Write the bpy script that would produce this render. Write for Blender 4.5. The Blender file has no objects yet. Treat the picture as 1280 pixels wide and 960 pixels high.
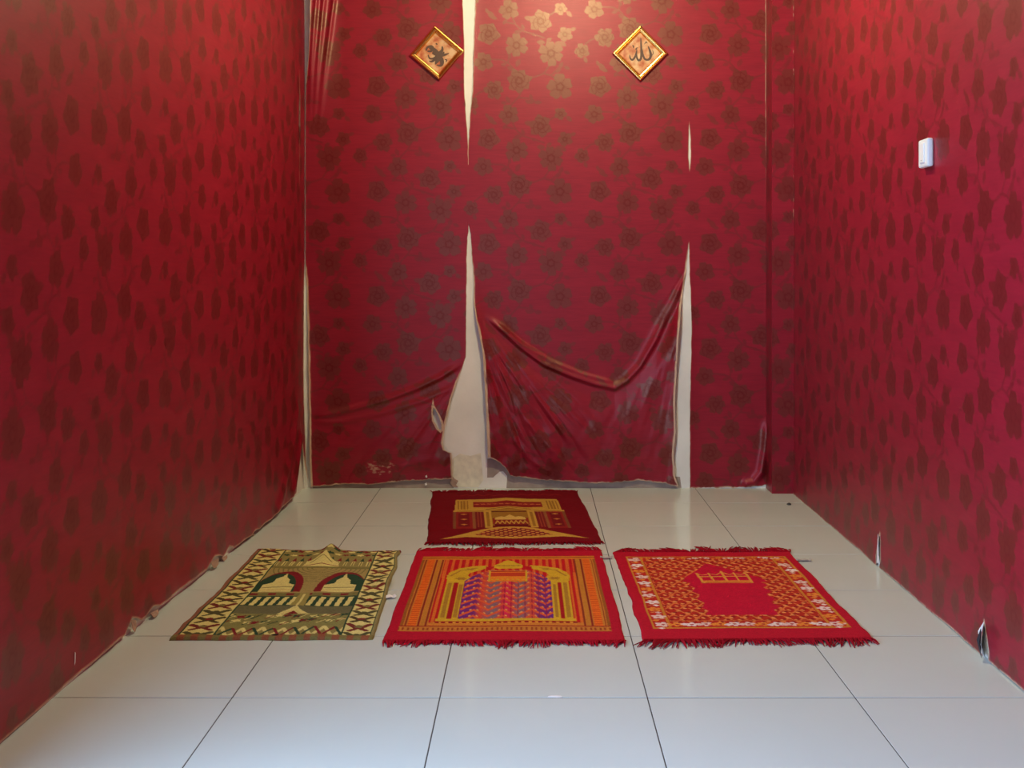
import bpy, math, random
import numpy as np
random.seed(7); rng = np.random.default_rng(7)
scene = bpy.context.scene
col = scene.collection

# ------------------------------------------------------------------ camera, world, lights, exposure
H = 1.019          # camera height
F = 1523.0         # focal length in pixels of the 1280 px wide frame
YB = 5.81          # back wall distance
S = YB / F         # metres per photo pixel on the back wall
cam = bpy.data.objects.new('camera', bpy.data.cameras.new('camera'))
col.objects.link(cam)
cam.location = (0, 0, H); cam.rotation_euler = (math.pi / 2, 0, 0)
cam.data.sensor_width = 36.0; cam.data.lens = 36.0 * F / 1280.0
cam.data.shift_x = -25.0 / 1280.0; cam.data.shift_y = -137.0 / 1280.0
cam.data.clip_start = 0.02
scene.camera = cam

world = bpy.data.worlds.new('sky'); scene.world = world; world.use_nodes = True
wb = world.node_tree.nodes['Background']
wb.inputs[0].default_value = (0.47, 0.67, 1.0, 1); wb.inputs[1].default_value = 17.0

LAMP = (0.20, 4.30, 2.66); LAMP_W = 97.0; LAMP_COL = (1.0, 0.88, 0.53)
scene.view_settings.view_transform = 'Standard'; scene.view_settings.look = 'None'
scene.view_settings.exposure = 0.0; scene.view_settings.gamma = 1.0
scene.view_settings.use_curve_mapping = False

# daylight enters by a doorway in the left wall, beside the photographer
DOOR = (0.35, 2.0, 2.15)      # y0, y1, height
pl = bpy.data.lights.new('doorway_portal', 'AREA'); pl.shape = 'RECTANGLE'
pl.size = DOOR[1] - DOOR[0]; pl.size_y = DOOR[2]; pl.cycles.is_portal = True
po = bpy.data.objects.new('doorway_portal', pl); col.objects.link(po)
po.location = (-1.27, (DOOR[0] + DOOR[1]) / 2, DOOR[2] / 2)
po.rotation_euler = (math.pi / 2, 0, -math.pi / 2)

# ------------------------------------------------------------------ helpers
def tag(o, label=None, cat=None, group=None, kind=None):
    if label: o['label'] = label
    if cat: o['category'] = cat
    if group: o['group'] = group
    if kind: o['kind'] = kind
    return o

def link(name, me, mat=None, parent=None):
    o = bpy.data.objects.new(name, me); col.objects.link(o)
    if mat and me: me.materials.append(mat)
    if parent: o.parent = parent
    return o

def empty(name, loc, rot=(0, 0, 0)):
    o = bpy.data.objects.new(name, None); col.objects.link(o)
    o.location = loc; o.rotation_euler = rot; o.empty_display_size = 0.05
    return o

def mesh(name, V, Fc, smooth=False):
    me = bpy.data.meshes.new(name); me.from_pydata([tuple(v) for v in V], [], Fc)
    if smooth: me.polygons.foreach_set('use_smooth', [True] * len(me.polygons))
    me.update(); return me

class MB:
    """collects boxes, prisms and tubes into one mesh"""
    def __init__(s): s.V = []; s.F = []
    def box(s, x0, x1, y0, y1, z0, z1):
        b = len(s.V)
        s.V += [(x, y, z) for z in (z0, z1) for (x, y) in ((x0, y0), (x1, y0), (x1, y1), (x0, y1))]
        s.F += [tuple(b + i for i in f) for f in ((3, 2, 1, 0), (4, 5, 6, 7), (0, 1, 5, 4), (1, 2, 6, 5), (2, 3, 7, 6), (3, 0, 4, 7))]
        return s
    def rings(s, R, cap=True, closed=True):
        b = len(s.V); n = len(R[0])
        for r in R: s.V += [tuple(p) for p in r]
        for i in range(len(R) - 1):
            for j in range(n if closed else n - 1):
                k = (j + 1) % n
                s.F.append((b + i * n + j, b + i * n + k, b + (i + 1) * n + k, b + (i + 1) * n + j))
        if cap:
            s.F.append(tuple(b + j for j in range(n))[::-1]); s.F.append(tuple(b + (len(R) - 1) * n + j for j in range(n)))
        return s
    def build(s, name, mat, parent=None, smooth=False, bevel=0):
        o = link(name, mesh(name, s.V, s.F, smooth), mat, parent)
        if bevel:
            m = o.modifiers.new('bevel', 'BEVEL'); m.width = bevel; m.segments = 2; m.limit_method = 'ANGLE'
        return o

def sstep(a, b, x):
    t = np.clip((x - a) / (b - a), 0, 1); return t * t * (3 - 2 * t)

_T = rng.random((256, 256))
def noise(x, y):
    x = np.asarray(x, float); y = np.asarray(y, float)
    xi = np.floor(x).astype(int); yi = np.floor(y).astype(int)
    fx = x - xi; fy = y - yi; fx = fx * fx * (3 - 2 * fx); fy = fy * fy * (3 - 2 * fy)
    g = lambda a, b: _T[a % 256, b % 256]
    return (g(xi, yi) * (1 - fx) + g(xi + 1, yi) * fx) * (1 - fy) + (g(xi, yi + 1) * (1 - fx) + g(xi + 1, yi + 1) * fx) * fy
def fbm(x, y, o=3):
    r = 0; a = .5
    for k in range(o): r = r + a * noise(x * 2 ** k + 17 * k, y * 2 ** k + 5 * k); a *= .5
    return r / (1 - .5 ** o)

def grid(name, P, mat, parent=None, colour=None, holes=None, attr='print', extra=None):
    """P (nv, nu, 3) -> grid mesh with a colour attribute; holes = bool mask per face"""
    nv, nu = P.shape[:2]
    V = P.reshape(-1, 3)
    i = np.arange(nv - 1)[:, None] * nu + np.arange(nu - 1)[None, :]
    Q = np.stack([i, i + 1, i + nu + 1, i + nu], -1)
    Q = Q[~holes] if holes is not None else Q.reshape(-1, 4)
    if extra is not None: Q = np.concatenate([Q, extra])
    me = bpy.data.meshes.new(name)
    me.vertices.add(len(V)); me.vertices.foreach_set('co', V.astype(np.float32).ravel())
    n = len(Q); me.loops.add(n * 4); me.loops.foreach_set('vertex_index', Q.astype(np.int32).ravel())
    me.polygons.add(n); me.polygons.foreach_set('loop_start', np.arange(0, n * 4, 4, dtype=np.int32))
    me.polygons.foreach_set('loop_total', np.full(n, 4, dtype=np.int32))
    me.polygons.foreach_set('use_smooth', np.ones(n, dtype=bool))
    me.update(calc_edges=True)
    if colour is not None:
        a = me.attributes.new(attr, 'FLOAT_COLOR', 'POINT')
        c = np.ones((len(V), 4), np.float32); c[:, :colour.shape[-1]] = colour.reshape(-1, colour.shape[-1])
        a.data.foreach_set('color', c.ravel())
    return link(name, me, mat, parent)

# ------------------------------------------------------------------ materials
def mat_new(name):
    m = bpy.data.materials.new(name); m.use_nodes = True
    nt = m.node_tree; return m, nt, nt.nodes['Principled BSDF']
def simple(name, colr, rough=.6, metal=0, spec=.5, bump=0, bscale=80, var=0, vscale=6):
    m, nt, b = mat_new(name)
    b.inputs['Base Color'].default_value = (*colr, 1); b.inputs['Roughness'].default_value = rough
    b.inputs['Metallic'].default_value = metal; b.inputs['Specular IOR Level'].default_value = spec
    tc = nt.nodes.new('ShaderNodeTexCoord')
    if var:
        n = nt.nodes.new('ShaderNodeTexNoise'); n.inputs['Scale'].default_value = vscale; n.inputs['Detail'].default_value = 4
        nt.links.new(tc.outputs['Object'], n.inputs['Vector'])
        r = nt.nodes.new('ShaderNodeValToRGB')
        r.color_ramp.elements[0].position = .3; r.color_ramp.elements[1].position = .7
        r.color_ramp.elements[0].color = (*[c * (1 - var) for c in colr], 1)
        r.color_ramp.elements[1].color = (*[min(1, c * (1 + var)) for c in colr], 1)
        nt.links.new(n.outputs['Fac'], r.inputs['Fac']); nt.links.new(r.outputs['Color'], b.inputs['Base Color'])
    if bump:
        n = nt.nodes.new('ShaderNodeTexNoise'); n.inputs['Scale'].default_value = bscale; n.inputs['Detail'].default_value = 3
        nt.links.new(tc.outputs['Object'], n.inputs['Vector'])
        bp = nt.nodes.new('ShaderNodeBump'); bp.inputs['Strength'].default_value = bump; bp.inputs['Distance'].default_value = .002
        nt.links.new(n.outputs['Fac'], bp.inputs['Height']); nt.links.new(bp.outputs['Normal'], b.inputs['Normal'])
    return m

def wallpaper_material():
    m, nt, b = mat_new('red_floral_wallpaper'); N = nt.nodes; L = nt.links
    at = N.new('ShaderNodeAttribute'); at.attribute_name = 'print'
    sp = N.new('ShaderNodeSeparateColor'); L.new(at.outputs['Color'], sp.inputs['Color'])
    geo = N.new('ShaderNodeNewGeometry')
    mp = N.new('ShaderNodeMapping'); L.new(geo.outputs['Position'], mp.inputs['Vector'])
    mp.inputs['Scale'].default_value = (14, 14, 150)                     # horizontal threads
    n1 = N.new('ShaderNodeTexNoise'); n1.inputs['Scale'].default_value = 1; n1.inputs['Detail'].default_value = 4
    L.new(mp.outputs['Vector'], n1.inputs['Vector'])
    mp2 = N.new('ShaderNodeMapping'); L.new(geo.outputs['Position'], mp2.inputs['Vector']); mp2.inputs['Scale'].default_value = (5, 5, 22)
    n2 = N.new('ShaderNodeTexNoise'); n2.inputs['Scale'].default_value = 1; n2.inputs['Detail'].default_value = 3
    L.new(mp2.outputs['Vector'], n2.inputs['Vector'])
    ad = N.new('ShaderNodeMath'); ad.operation = 'ADD'; L.new(n1.outputs['Fac'], ad.inputs[0]); L.new(n2.outputs['Fac'], ad.inputs[1])
    rp = N.new('ShaderNodeValToRGB'); rp.color_ramp.elements[0].position = .34; rp.color_ramp.elements[1].position = .66
    rp.color_ramp.elements[0].color = (0.230, 0.0048, 0.0175, 1); rp.color_ramp.elements[1].color = (0.305, 0.0075, 0.0245, 1)
    hf = N.new('ShaderNodeMath'); hf.operation = 'MULTIPLY'; hf.inputs[1].default_value = .5; L.new(ad.outputs[0], hf.inputs[0]); L.new(hf.outputs[0], rp.inputs['Fac'])
    def mix(fac, a, c):
        x = N.new('ShaderNodeMix'); x.data_type = 'RGBA'; L.new(fac, x.inputs['Factor'])
        if isinstance(a, tuple): x.inputs['A'].default_value = (*a, 1)
        else: L.new(a, x.inputs['A'])
        x.inputs['B'].default_value = (*c, 1); return x.outputs['Result']
    # ground, with the vine a shade paler, and the bare paper core along torn edges
    vf = N.new('ShaderNodeMath'); vf.operation = 'MULTIPLY'; vf.inputs[1].default_value = .45; L.new(sp.outputs['Green'], vf.inputs[0])
    c1 = mix(vf.outputs[0], rp.outputs['Color'], (0.16, 0.006, 0.012))
    c2 = mix(sp.outputs['Blue'], c1, (0.60, 0.44, 0.30))
    L.new(c2, b.inputs['Base Color']); b.inputs['Roughness'].default_value = .44
    b.inputs['Specular IOR Level'].default_value = .62; b.inputs['Specular Tint'].default_value = (1, .62, .64, 1)
    bp = N.new('ShaderNodeBump'); bp.inputs['Strength'].default_value = .10; bp.inputs['Distance'].default_value = .001
    L.new(n1.outputs['Fac'], bp.inputs['Height']); L.new(bp.outputs['Normal'], b.inputs['Normal'])
    # flower print: brown metallic ink
    fl = N.new('ShaderNodeBsdfPrincipled')
    fl.inputs['Base Color'].default_value = (0.122, 0.0065, 0.0070, 1); fl.inputs['Metallic'].default_value = .0
    fl.inputs['Roughness'].default_value = .40; fl.inputs['IOR'].default_value = 1.49; fl.inputs['Specular IOR Level'].default_value = 1.0
    fl.inputs['Specular Tint'].default_value = (1, .74, .55, 1)
    L.new(bp.outputs['Normal'], fl.inputs['Normal'])
    dc = N.new('ShaderNodeMix'); dc.data_type = 'RGBA'; L.new(at.outputs['Alpha'], dc.inputs['Factor'])
    dc.inputs['A'].default_value = (0.132, 0.0055, 0.0078, 1); dc.inputs['B'].default_value = (0.124, 0.0050, 0.0072, 1); L.new(dc.outputs['Result'], fl.inputs['Base Color'])
    dsp = N.new('ShaderNodeMapRange'); dsp.inputs['To Min'].default_value = 1.0; dsp.inputs['To Max'].default_value = .50
    L.new(at.outputs['Alpha'], dsp.inputs['Value']); L.new(dsp.outputs['Result'], fl.inputs['Specular IOR Level'])
    ff = N.new('ShaderNodeMath'); ff.operation = 'MULTIPLY'; ff.inputs[1].default_value = .9; L.new(sp.outputs['Red'], ff.inputs[0])
    ms = N.new('ShaderNodeMixShader'); vg = N.new('ShaderNodeMath'); vg.operation = 'MULTIPLY_ADD'; vg.use_clamp = True; vg.inputs[1].default_value = .42
    L.new(sp.outputs['Green'], vg.inputs[0]); L.new(ff.outputs[0], vg.inputs[2]); L.new(vg.outputs[0], ms.inputs[0]); L.new(b.outputs[0], ms.inputs[1]); L.new(fl.outputs[0], ms.inputs[2])
    L.new(ms.outputs[0], N['Material Output'].inputs['Surface'])
    return m

def woven_material():
    m, nt, b = mat_new('woven_pile'); N = nt.nodes; L = nt.links
    at = N.new('ShaderNodeAttribute'); at.attribute_name = 'weave'
    tc = N.new('ShaderNodeTexCoord')
    n = N.new('ShaderNodeTexNoise'); n.inputs['Scale'].default_value = 260; n.inputs['Detail'].default_value = 2
    L.new(tc.outputs['Object'], n.inputs['Vector'])
    mx = N.new('ShaderNodeMix'); mx.data_type = 'RGBA'; mx.blend_type = 'MULTIPLY'; mx.inputs['Factor'].default_value = .5
    cr = N.new('ShaderNodeValToRGB'); cr.color_ramp.elements[0].position = .3; cr.color_ramp.elements[0].color = (.45, .45, .45, 1)
    cr.color_ramp.elements[1].position = .7; cr.color_ramp.elements[1].color = (1, 1, 1, 1)
    L.new(n.outputs['Fac'], cr.inputs['Fac']); L.new(at.outputs['Color'], mx.inputs['A']); L.new(cr.outputs['Color'], mx.inputs['B'])
    L.new(mx.outputs['Result'], b.inputs['Base Color'])
    b.inputs['Roughness'].default_value = .9; b.inputs['Specular IOR Level'].default_value = .06
    b.inputs['Sheen Weight'].default_value = .02; b.inputs['Sheen Roughness'].default_value = .5
    bp = N.new('ShaderNodeBump'); bp.inputs['Strength'].default_value = .5; bp.inputs['Distance'].default_value = .002
    L.new(n.outputs['Fac'], bp.inputs['Height']); L.new(bp.outputs['Normal'], b.inputs['Normal'])
    return m

def tile_material():
    m, nt, b = mat_new('glazed_tile'); N = nt.nodes; L = nt.links
    geo = N.new('ShaderNodeNewGeometry')
    n = N.new('ShaderNodeTexNoise'); n.inputs['Scale'].default_value = 2.2; n.inputs['Detail'].default_value = 5
    L.new(geo.outputs['Position'], n.inputs['Vector'])
    r = N.new('ShaderNodeValToRGB'); r.color_ramp.elements[0].position = .35; r.color_ramp.elements[1].position = .7
    r.color_ramp.elements[0].color = (0.60, 0.69, 0.655, 1); r.color_ramp.elements[1].color = (0.63, 0.72, 0.685, 1)
    L.new(n.outputs['Fac'], r.inputs['Fac']); L.new(r.outputs['Color'], b.inputs['Base Color'])
    b.inputs['Roughness'].default_value = .11; b.inputs['Specular IOR Level'].default_value = .25
    n2 = N.new('ShaderNodeTexNoise'); n2.inputs['Scale'].default_value = 9; L.new(geo.outputs['Position'], n2.inputs['Vector'])
    bp = N.new('ShaderNodeBump'); bp.inputs['Strength'].default_value = .05; bp.inputs['Distance'].default_value = .002
    L.new(n2.outputs['Fac'], bp.inputs['Height']); L.new(bp.outputs['Normal'], b.inputs['Normal'])
    return m

M = dict(
    paper=wallpaper_material(), weave=woven_material(), tile=tile_material(),
    plaster=simple('cream_plaster', (0.84, 0.83, 0.76), .8, var=.08, vscale=5, bump=.2),
    plainred=simple('red_paint', (0.10, 0.006, 0.01), .5),
    ceiling=simple('white_ceiling', (0.28, 0.28, 0.26), .9),
    grout=simple('dark_grout', (0.06, 0.055, 0.05), .95, var=.2, vscale=30),
    backing=simple('paper_backing', (0.40, 0.27, 0.20), .85, var=.2, vscale=60),
    white=simple('white_plastic', (0.80, 0.80, 0.76), .35),
    whitepaper=simple('white_paper', (0.82, 0.82, 0.80), .8),
    greytag=simple('grey_label', (0.42, 0.40, 0.37), .8),
    black=simple('black_scrap', (0.02, 0.02, 0.025), .6),
    gold=simple('gilt_moulding', (0.72, 0.43, 0.12), .22, metal=1),
    ink=simple('brown_ink', (0.10, 0.05, 0.032), .6),
    steel=simple('lamp_metal', (0.7, 0.7, 0.7), .4, metal=1),
)
def print_material():
    m, nt, b = mat_new('picture_print'); N = nt.nodes; L = nt.links
    tc = N.new('ShaderNodeTexCoord'); n = N.new('ShaderNodeTexNoise'); n.inputs['Scale'].default_value = 22; n.inputs['Detail'].default_value = 4
    L.new(tc.outputs['Object'], n.inputs['Vector'])
    r = N.new('ShaderNodeValToRGB'); e = r.color_ramp.elements
    e[0].position = .36; e[0].color = (0.42, 0.09, 0.03, 1); e[1].position = .62; e[1].color = (0.66, 0.44, 0.24, 1)
    k = e.new(.48); k.color = (0.56, 0.24, 0.10, 1)
    L.new(n.outputs['Fac'], r.inputs['Fac']); L.new(r.outputs['Color'], b.inputs['Base Color']); b.inputs['Roughness'].default_value = .35
    return m
M['print'] = print_material()
def emit(name, c, s):
    m, nt, b = mat_new(name); b.inputs['Base Color'].default_value = (.9, .9, .9, 1)
    b.inputs['Emission Color'].default_value = (*c, 1); b.inputs['Emission Strength'].default_value = s; return m

# ------------------------------------------------------------------ the printed flower repeat (drop-half, 0.53 m x 0.50 m)
UW, UH = 138.5, 131.0; K = 3
def make_repeat():
    Wp, Hp = int(2 * UW * K), int(UH * K)
    X, Y = np.meshgrid((np.arange(Wp) + .5) / K, (np.arange(Hp) + .5) / K)
    FLW = np.zeros_like(X); VIN = np.zeros_like(X); DET = np.zeros_like(X)
    def copies(cx, cy, r):
        for i in range(-2, 4):
            for j in range(-4, 5):
                x = cx + i * UW; y = cy + (i % 2) * UH / 2 + j * UH
                if -r < x < 2 * UW + r and -r < y < UH + r: yield x, y
    def win(x, y, r):
        return (slice(max(0, int((y - r) * K)), max(0, int((y + r) * K) + 1)), slice(max(0, int((x - r) * K)), max(0, int((x + r) * K) + 1)))
    def flower(cx, cy, r, rot, n=5, rose=False):
        for x, y in copies(cx, cy, r * 1.3):
            w = win(x, y, r * 1.3); dx = X[w] - x; dy = Y[w] - y
            d = np.hypot(dx, dy); a = np.arctan2(dy, dx) - rot
            lobe = np.abs(np.cos(n / 2 * a)) ** .5
            wob = .05 * np.sin(n * 2 * a + rot * 3) + .05 * np.sin(3 * a + rot)
            rho = r * (.66 + .36 * lobe + wob)
            m = sstep(-.4, .5, rho - d)
            det = sstep(.42, .22, lobe) * sstep(.30 * r, .45 * r, d)
            det = np.maximum(det, np.exp(-((d - .27 * r * (1 + .12 * np.sin(n * a))) / (.06 * r + .25)) ** 2) * .9)
            if rose:
                sw = np.abs(np.sin(a * 1.5 + d / r * 8.5)); det = np.maximum(det, sstep(.40, .12, sw) * sstep(.92 * r, .7 * r, d) * .85)
            else:
                det = np.maximum(det, sstep(.30, .05, np.abs(np.sin(n * 1.5 * a))) * sstep(.8 * r, .5 * r, d) * .45)
            FLW[w] = np.maximum(FLW[w], m); DET[w] = np.where(m > .3, det * m, DET[w])
    def leaf(cx, cy, l, ang, wd=.34, tgt=VIN, val=1.0):
        for x, y in copies(cx, cy, l):
            w = win(x, y, l); dx = X[w] - x; dy = Y[w] - y
            t = dx * math.cos(ang) + dy * math.sin(ang); q = -dx * math.sin(ang) + dy * math.cos(ang)
            hw = l * wd * np.clip(1 - (t / (l * .62)) ** 2, 0, 1)
            tgt[w] = np.maximum(tgt[w], val * sstep(-.3, .5, hw - np.abs(q)) * (np.abs(t) < l * .62))
    def vine(pts, wd=.75):
        for (x0, y0), (x1, y1) in zip(pts[:-1], pts[1:]):
            L = math.hypot(x1 - x0, y1 - y0) + 1e-6; mx, my = (x0 + x1) / 2, (y0 + y1) / 2
            for x, y in copies(mx, my, L / 2 + 3):
                w = win(x, y, L / 2 + 3); dx = X[w] - x; dy = Y[w] - y
                ux, uy = (x1 - x0) / L, (y1 - y0) / L
                t = np.clip(dx * ux + dy * uy, -L / 2, L / 2)
                d = np.hypot(dx - t * ux, dy - t * uy)
                VIN[w] = np.maximum(VIN[w], sstep(wd + .7, wd - .3, d))
    q = lambda cx, cy, oy=0: (cx / 8 - 5, cy / 8 + oy)
    for cx, cy, r, n, rose in ((450, 100, 11.5, 5, 0), (765, 215, 13, 6, 1), (965, 90, 7.3, 5, 0), (245, 340, 12.8, 5, 1), (525, 455, 13.3, 6, 0),
                               (870, 535, 14.3, 6, 0), (1010, 345, 8.6, 5, 0), (1180, 510, 8.6, 5, 1), (195, 620, 11, 5, 0),
                               (550, 810, 13.8, 7, 1), (960, 870, 15, 5, 0), (300, 900, 11.2, 6, 1)):
        flower(cx / 8 - 5, cy / 8, r * 1.08, cx * .37, n, bool(rose))
    for cx, cy, l, a in ((645, 185, 9, .2), (1050, 140, 8, .8), (1215, 600, 7, 1.2), (770, 425, 9, .1), (850, 400, 7, -.6), (930, 440, 8, -.8),
                         (985, 440, 9, .5), (1090, 295, 7, -.4), (270, 150, 10, 1.0), (230, 110, 6, 1.2), (655, 790, 8, -.9), (300, 180, 7, .3)):
        x, y = q(cx, cy); leaf(x, y, l, a, .36, FLW, .8)
    for pts in ([(490, 190), (520, 250), (580, 310), (700, 345), (800, 380)], [(280, 595), (380, 600), (440, 630), (480, 670), (520, 720)], [(440, 630), (455, 545)],
                [(660, 785), (740, 760), (800, 735), (850, 660)], [(800, 738), (870, 755), (940, 690)], [(870, 755), (905, 780)],
                [(590, 890), (545, 975), (480, 1040), (460, 1080)], [(545, 978), (640, 985)], [(865, 150), (920, 110)], [(1215, 440), (1270, 398), (1340, 380)],
                [(500, 240), (420, 225)]):
        vine([q(*p) for p in pts])
    for cx, cy, l, a in ((410, 220, 7, -.9), (590, 275, 7, 1.3), (540, 320, 8, -.1), (540, 630, 9, -1.1), (400, 645, 7, -.3), (455, 560, 6, 1.3), (470, 690, 9, .5),
                         (970, 655, 8, -1.1), (1030, 680, 7, .4), (945, 700, 8, -.9), (440, 1000, 8, 1.2), (400, 1030, 6, 0), (670, 975, 7, 1.4), (670, 1015, 9, -.2),
                         (740, 1025, 8, 0), (640, 1020, 7, .5), (1000, 1390, 6, 0), (700, 350, 6, .3)):
        x, y = q(cx, cy); leaf(x, y, l, a)
    return FLW, VIN, DET
FLW, VIN, DET = make_repeat()
def pattern(px, py):
    """px, py in photo pixels of the back wall (1 px = S metres)"""
    Hn, Wn = FLW.shape
    x = ((px - 585.0) * K - .5) % Wn; y = (py * K - .5) % Hn
    xi = np.floor(x).astype(int) % Wn; yi = np.floor(y).astype(int) % Hn; fx = x - np.floor(x); fy = y - np.floor(y)
    out = []
    for A in (FLW, VIN, DET):
        out.append((A[yi, xi] * (1 - fx) + A[yi, (xi + 1) % Wn] * fx) * (1 - fy) + (A[(yi + 1) % Hn, xi] * (1 - fx) + A[(yi + 1) % Hn, (xi + 1) % Wn] * fx) * fy)
    return out
BX = lambda x: (x - 665.0) * S
BZ = lambda y: H - (y - 343.0) * S

# ------------------------------------------------------------------ setting: floor tiles
RX = lambda d: np.interp(d, [0, 2.6, 3.4, 5.66], [1.206, 1.207, 1.210, 1.221])            # right wall
LX = lambda d: np.interp(d, [0, 2.6, 3.4, 3.9, 4.5, 5.2, 5.81], [-1.156, -1.156, -1.149, -1.128, -1.106, -1.093, -1.088])   # left wall
CEIL = 3.0; YR = -1.6
floor = MB().box(-1.4, 1.4, YR - .1, YB + .1, -.06, -.0010).build('floor', M['grout'])
tag(floor, 'glossy pale grey square floor tiles with dark joints', kind='structure')
g = .0014; tm = {}
xs = [-1.722 + .5 * i for i in range(7)]; ys = [2.934 + .5 * i for i in range(-9, 7)]
for i in range(6):
    for j in range(15):
        x0, x1 = max(xs[i] + g, -1.21), min(xs[i + 1] - g, 1.26); y0, y1 = max(ys[j] + .0024, YR), min(ys[j + 1] - .0024, YB)
        if x1 - x0 < .02 or y1 - y0 < .02: continue
        key = (round(x1 - x0, 3), round(y1 - y0, 3)); cx, cy = (x0 + x1) / 2, (y0 + y1) / 2
        if key not in tm:
            w, d, e = (x1 - x0) / 2, (y1 - y0) / 2, .0005
            mb = MB().rings([[(sx * a, sy * b, z) for sx, sy in ((-1, -1), (1, -1), (1, 1), (-1, 1))] for a, b, z in ((w, d, -.008), (w, d, -.0006), (w - e, d - e, 0))])
            tm[key] = mesh('tile', mb.V, mb.F); tm[key].materials.append(M['tile'])
        t = bpy.data.objects.new('tile', tm[key]); col.objects.link(t); t.parent = floor
        t.location = (cx, cy, 0); t.rotation_euler = (random.uniform(-.0012, .0012), random.uniform(-.0012, .0012), 0)

# ------------------------------------------------------------------ setting: walls
wall_back = MB().box(-1.3, 1.4, YB, YB + .12, -.05, CEIL).build('wall_back', M['plaster'])
tag(wall_back, 'back wall of cream plaster under torn peeling red wallpaper', kind='structure')
def side_wall(name, fx, out, y0, y1, mat):
    ys_ = np.linspace(y0, y1, 24); mb = MB()
    mb.rings([[(fx(y), y, -.05), (fx(y) + out, y, -.05), (fx(y) + out, y, CEIL), (fx(y), y, CEIL)] for y in ys_])
    return mb.build(name, mat)
wall_left = side_wall('wall_left', LX, -.12, DOOR[1], YB, M['plaster'])
tag(wall_left, 'left wall papered dark red down to a ragged bottom edge', kind='structure')
wall_right = side_wall('wall_right', RX, .14, YR, YB, M['plaster'])
tag(wall_right, 'right wall papered crimson with dark flower print', kind='structure')
we = MB().box(-1.276, -1.156, YR, DOOR[0], -.05, CEIL).box(-1.276, -1.156, DOOR[0], DOOR[1], DOOR[2], CEIL).build('wall_entrance', M['plainred'])
tag(we, 'red wall around the entrance doorway beside the camera', kind='structure')
wr = MB().box(-1.3, 1.4, YR - .12, YR, -.05, CEIL).build('wall_rear', M['plainred']); tag(wr, 'plain red rear wall behind the camera', kind='structure')
ce = MB().box(-1.3, 1.4, YR - .12, YB + .12, CEIL, CEIL + .1).build('ceiling', M['ceiling']); tag(ce, 'plain white ceiling above the room', kind='structure')
PX0, PYF = 1.115, 5.66
pil = MB().box(PX0 + .002, 1.30, PYF + .002, YB, -.05, CEIL).build('wall_pillar', M['plaster'])
tag(pil, 'narrow papered pillar in the right back corner', kind='structure')

# ---- back wall paper
def poly_interp(pts):
    a = np.array(sorted(pts), float); return lambda y: np.interp(y, a[:, 0], a[:, 1])
def sag_noise(x, y): return fbm(x / 60.0, y / 60.0, 3) - .5

TOP = -178.0
def back_sheet(Lp, Rp, Bp, disp, rimL, rimR, hole=None, scuff=None, rimB=1.2, step=1.0, uv=(0, 0)):
    Lf, Rf = poly_interp(Lp), poly_interp(Rp); Bf = poly_interp(Bp)
    wmax = max(abs(Rf(y) - Lf(y)) for y in range(-170, 600, 10))
    nu = int(wmax / step) + 2; tv = np.concatenate([np.arange(TOP, -24, 5.0), np.arange(-24, 609, step), [609.0]]); tv = (tv - TOP) / (609 - TOP)
    s, t = np.meshgrid(np.linspace(0, 1, nu), tv)
    y0 = TOP + t * (609 - TOP)
    jl = (fbm(y0 / 9, y0 * 0 + 3, 2) - .5) * .9; jr = (fbm(y0 / 9, y0 * 0 + 9, 2) - .5) * .9
    l = Lf(y0) + jl * (rimL(y0) > .6); r = Rf(y0) + jr * (rimR(y0) > .6)
    x = l + (r - l) * s; bt = Bf(x) + (fbm(x / 4, x * 0, 2) - .5) * 2.0; y = TOP + t * (bt - TOP)
    d = disp(x, y) + .0025
    P = np.stack([BX(x), YB - d, BZ(y)], -1)
    f, v, dt = pattern(x + uv[0], y + uv[1])
    nz = fbm(x / 14.0, y / 14.0, 2)
    rim = np.maximum(sstep(0, .8, rimL(y) * (.8 + .4 * nz) - (x - l)), sstep(0, .8, rimR(y) * (.8 + .4 * nz) - (r - x)))
    rim = np.maximum(rim, sstep(0, .8, rimB * (.3 + 1.4 * nz) - (bt - y)))
    C = np.stack([f * (1 - rim), v * (1 - rim), rim, dt], -1)
    holes = None
    if hole is not None:
        hm, hr = hole(x, y); C[..., 2] = np.maximum(C[..., 2], hr); C[..., 0] *= 1 - hr
        holes = (hm[:-1, :-1] & hm[1:, :-1] & hm[:-1, 1:] & hm[1:, 1:])
    if scuff is not None:
        cu, cv, ru, rv = scuff; q = np.hypot((x - cu) / ru, (y - cv) / rv)
        C[..., 2] = np.maximum(C[..., 2], sstep(.60, .78, fbm(x / 5 + y / 9, y / 1.6, 3) + .12 * (1 - q)) * sstep(1, .6, q) * .6)
    return grid('wallpaper_strip', P, M['paper'], wall_back, C, holes)

def ridge_line(x, y, pts, w, steep=1.0, fade=.12):
    """height of a fold along a polyline: gentle above, steeper below"""
    best = np.full(np.shape(x), 1e9); sgn = np.zeros(np.shape(x)); par = np.zeros(np.shape(x)); n = len(pts) - 1
    for i, ((x0, y0), (x1, y1)) in enumerate(zip(pts[:-1], pts[1:])):
        L = math.hypot(x1 - x0, y1 - y0); ux, uy = (x1 - x0) / L, (y1 - y0) / L
        t = np.clip((x - x0) * ux + (y - y0) * uy, 0, L); dx = x - x0 - t * ux; dy = y - y0 - t * uy
        d = np.hypot(dx, dy); k = d < best; best = np.where(k, d, best); sgn = np.where(k, ux * dy - uy * dx, sgn); par = np.where(k, (i + t / L) / n, par)
    ww = np.where(sgn > 0, w * steep, w)
    return np.exp(-(best / ww) ** 2) * sstep(0, .12, par) * sstep(1, 1 - fade, par)

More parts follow.
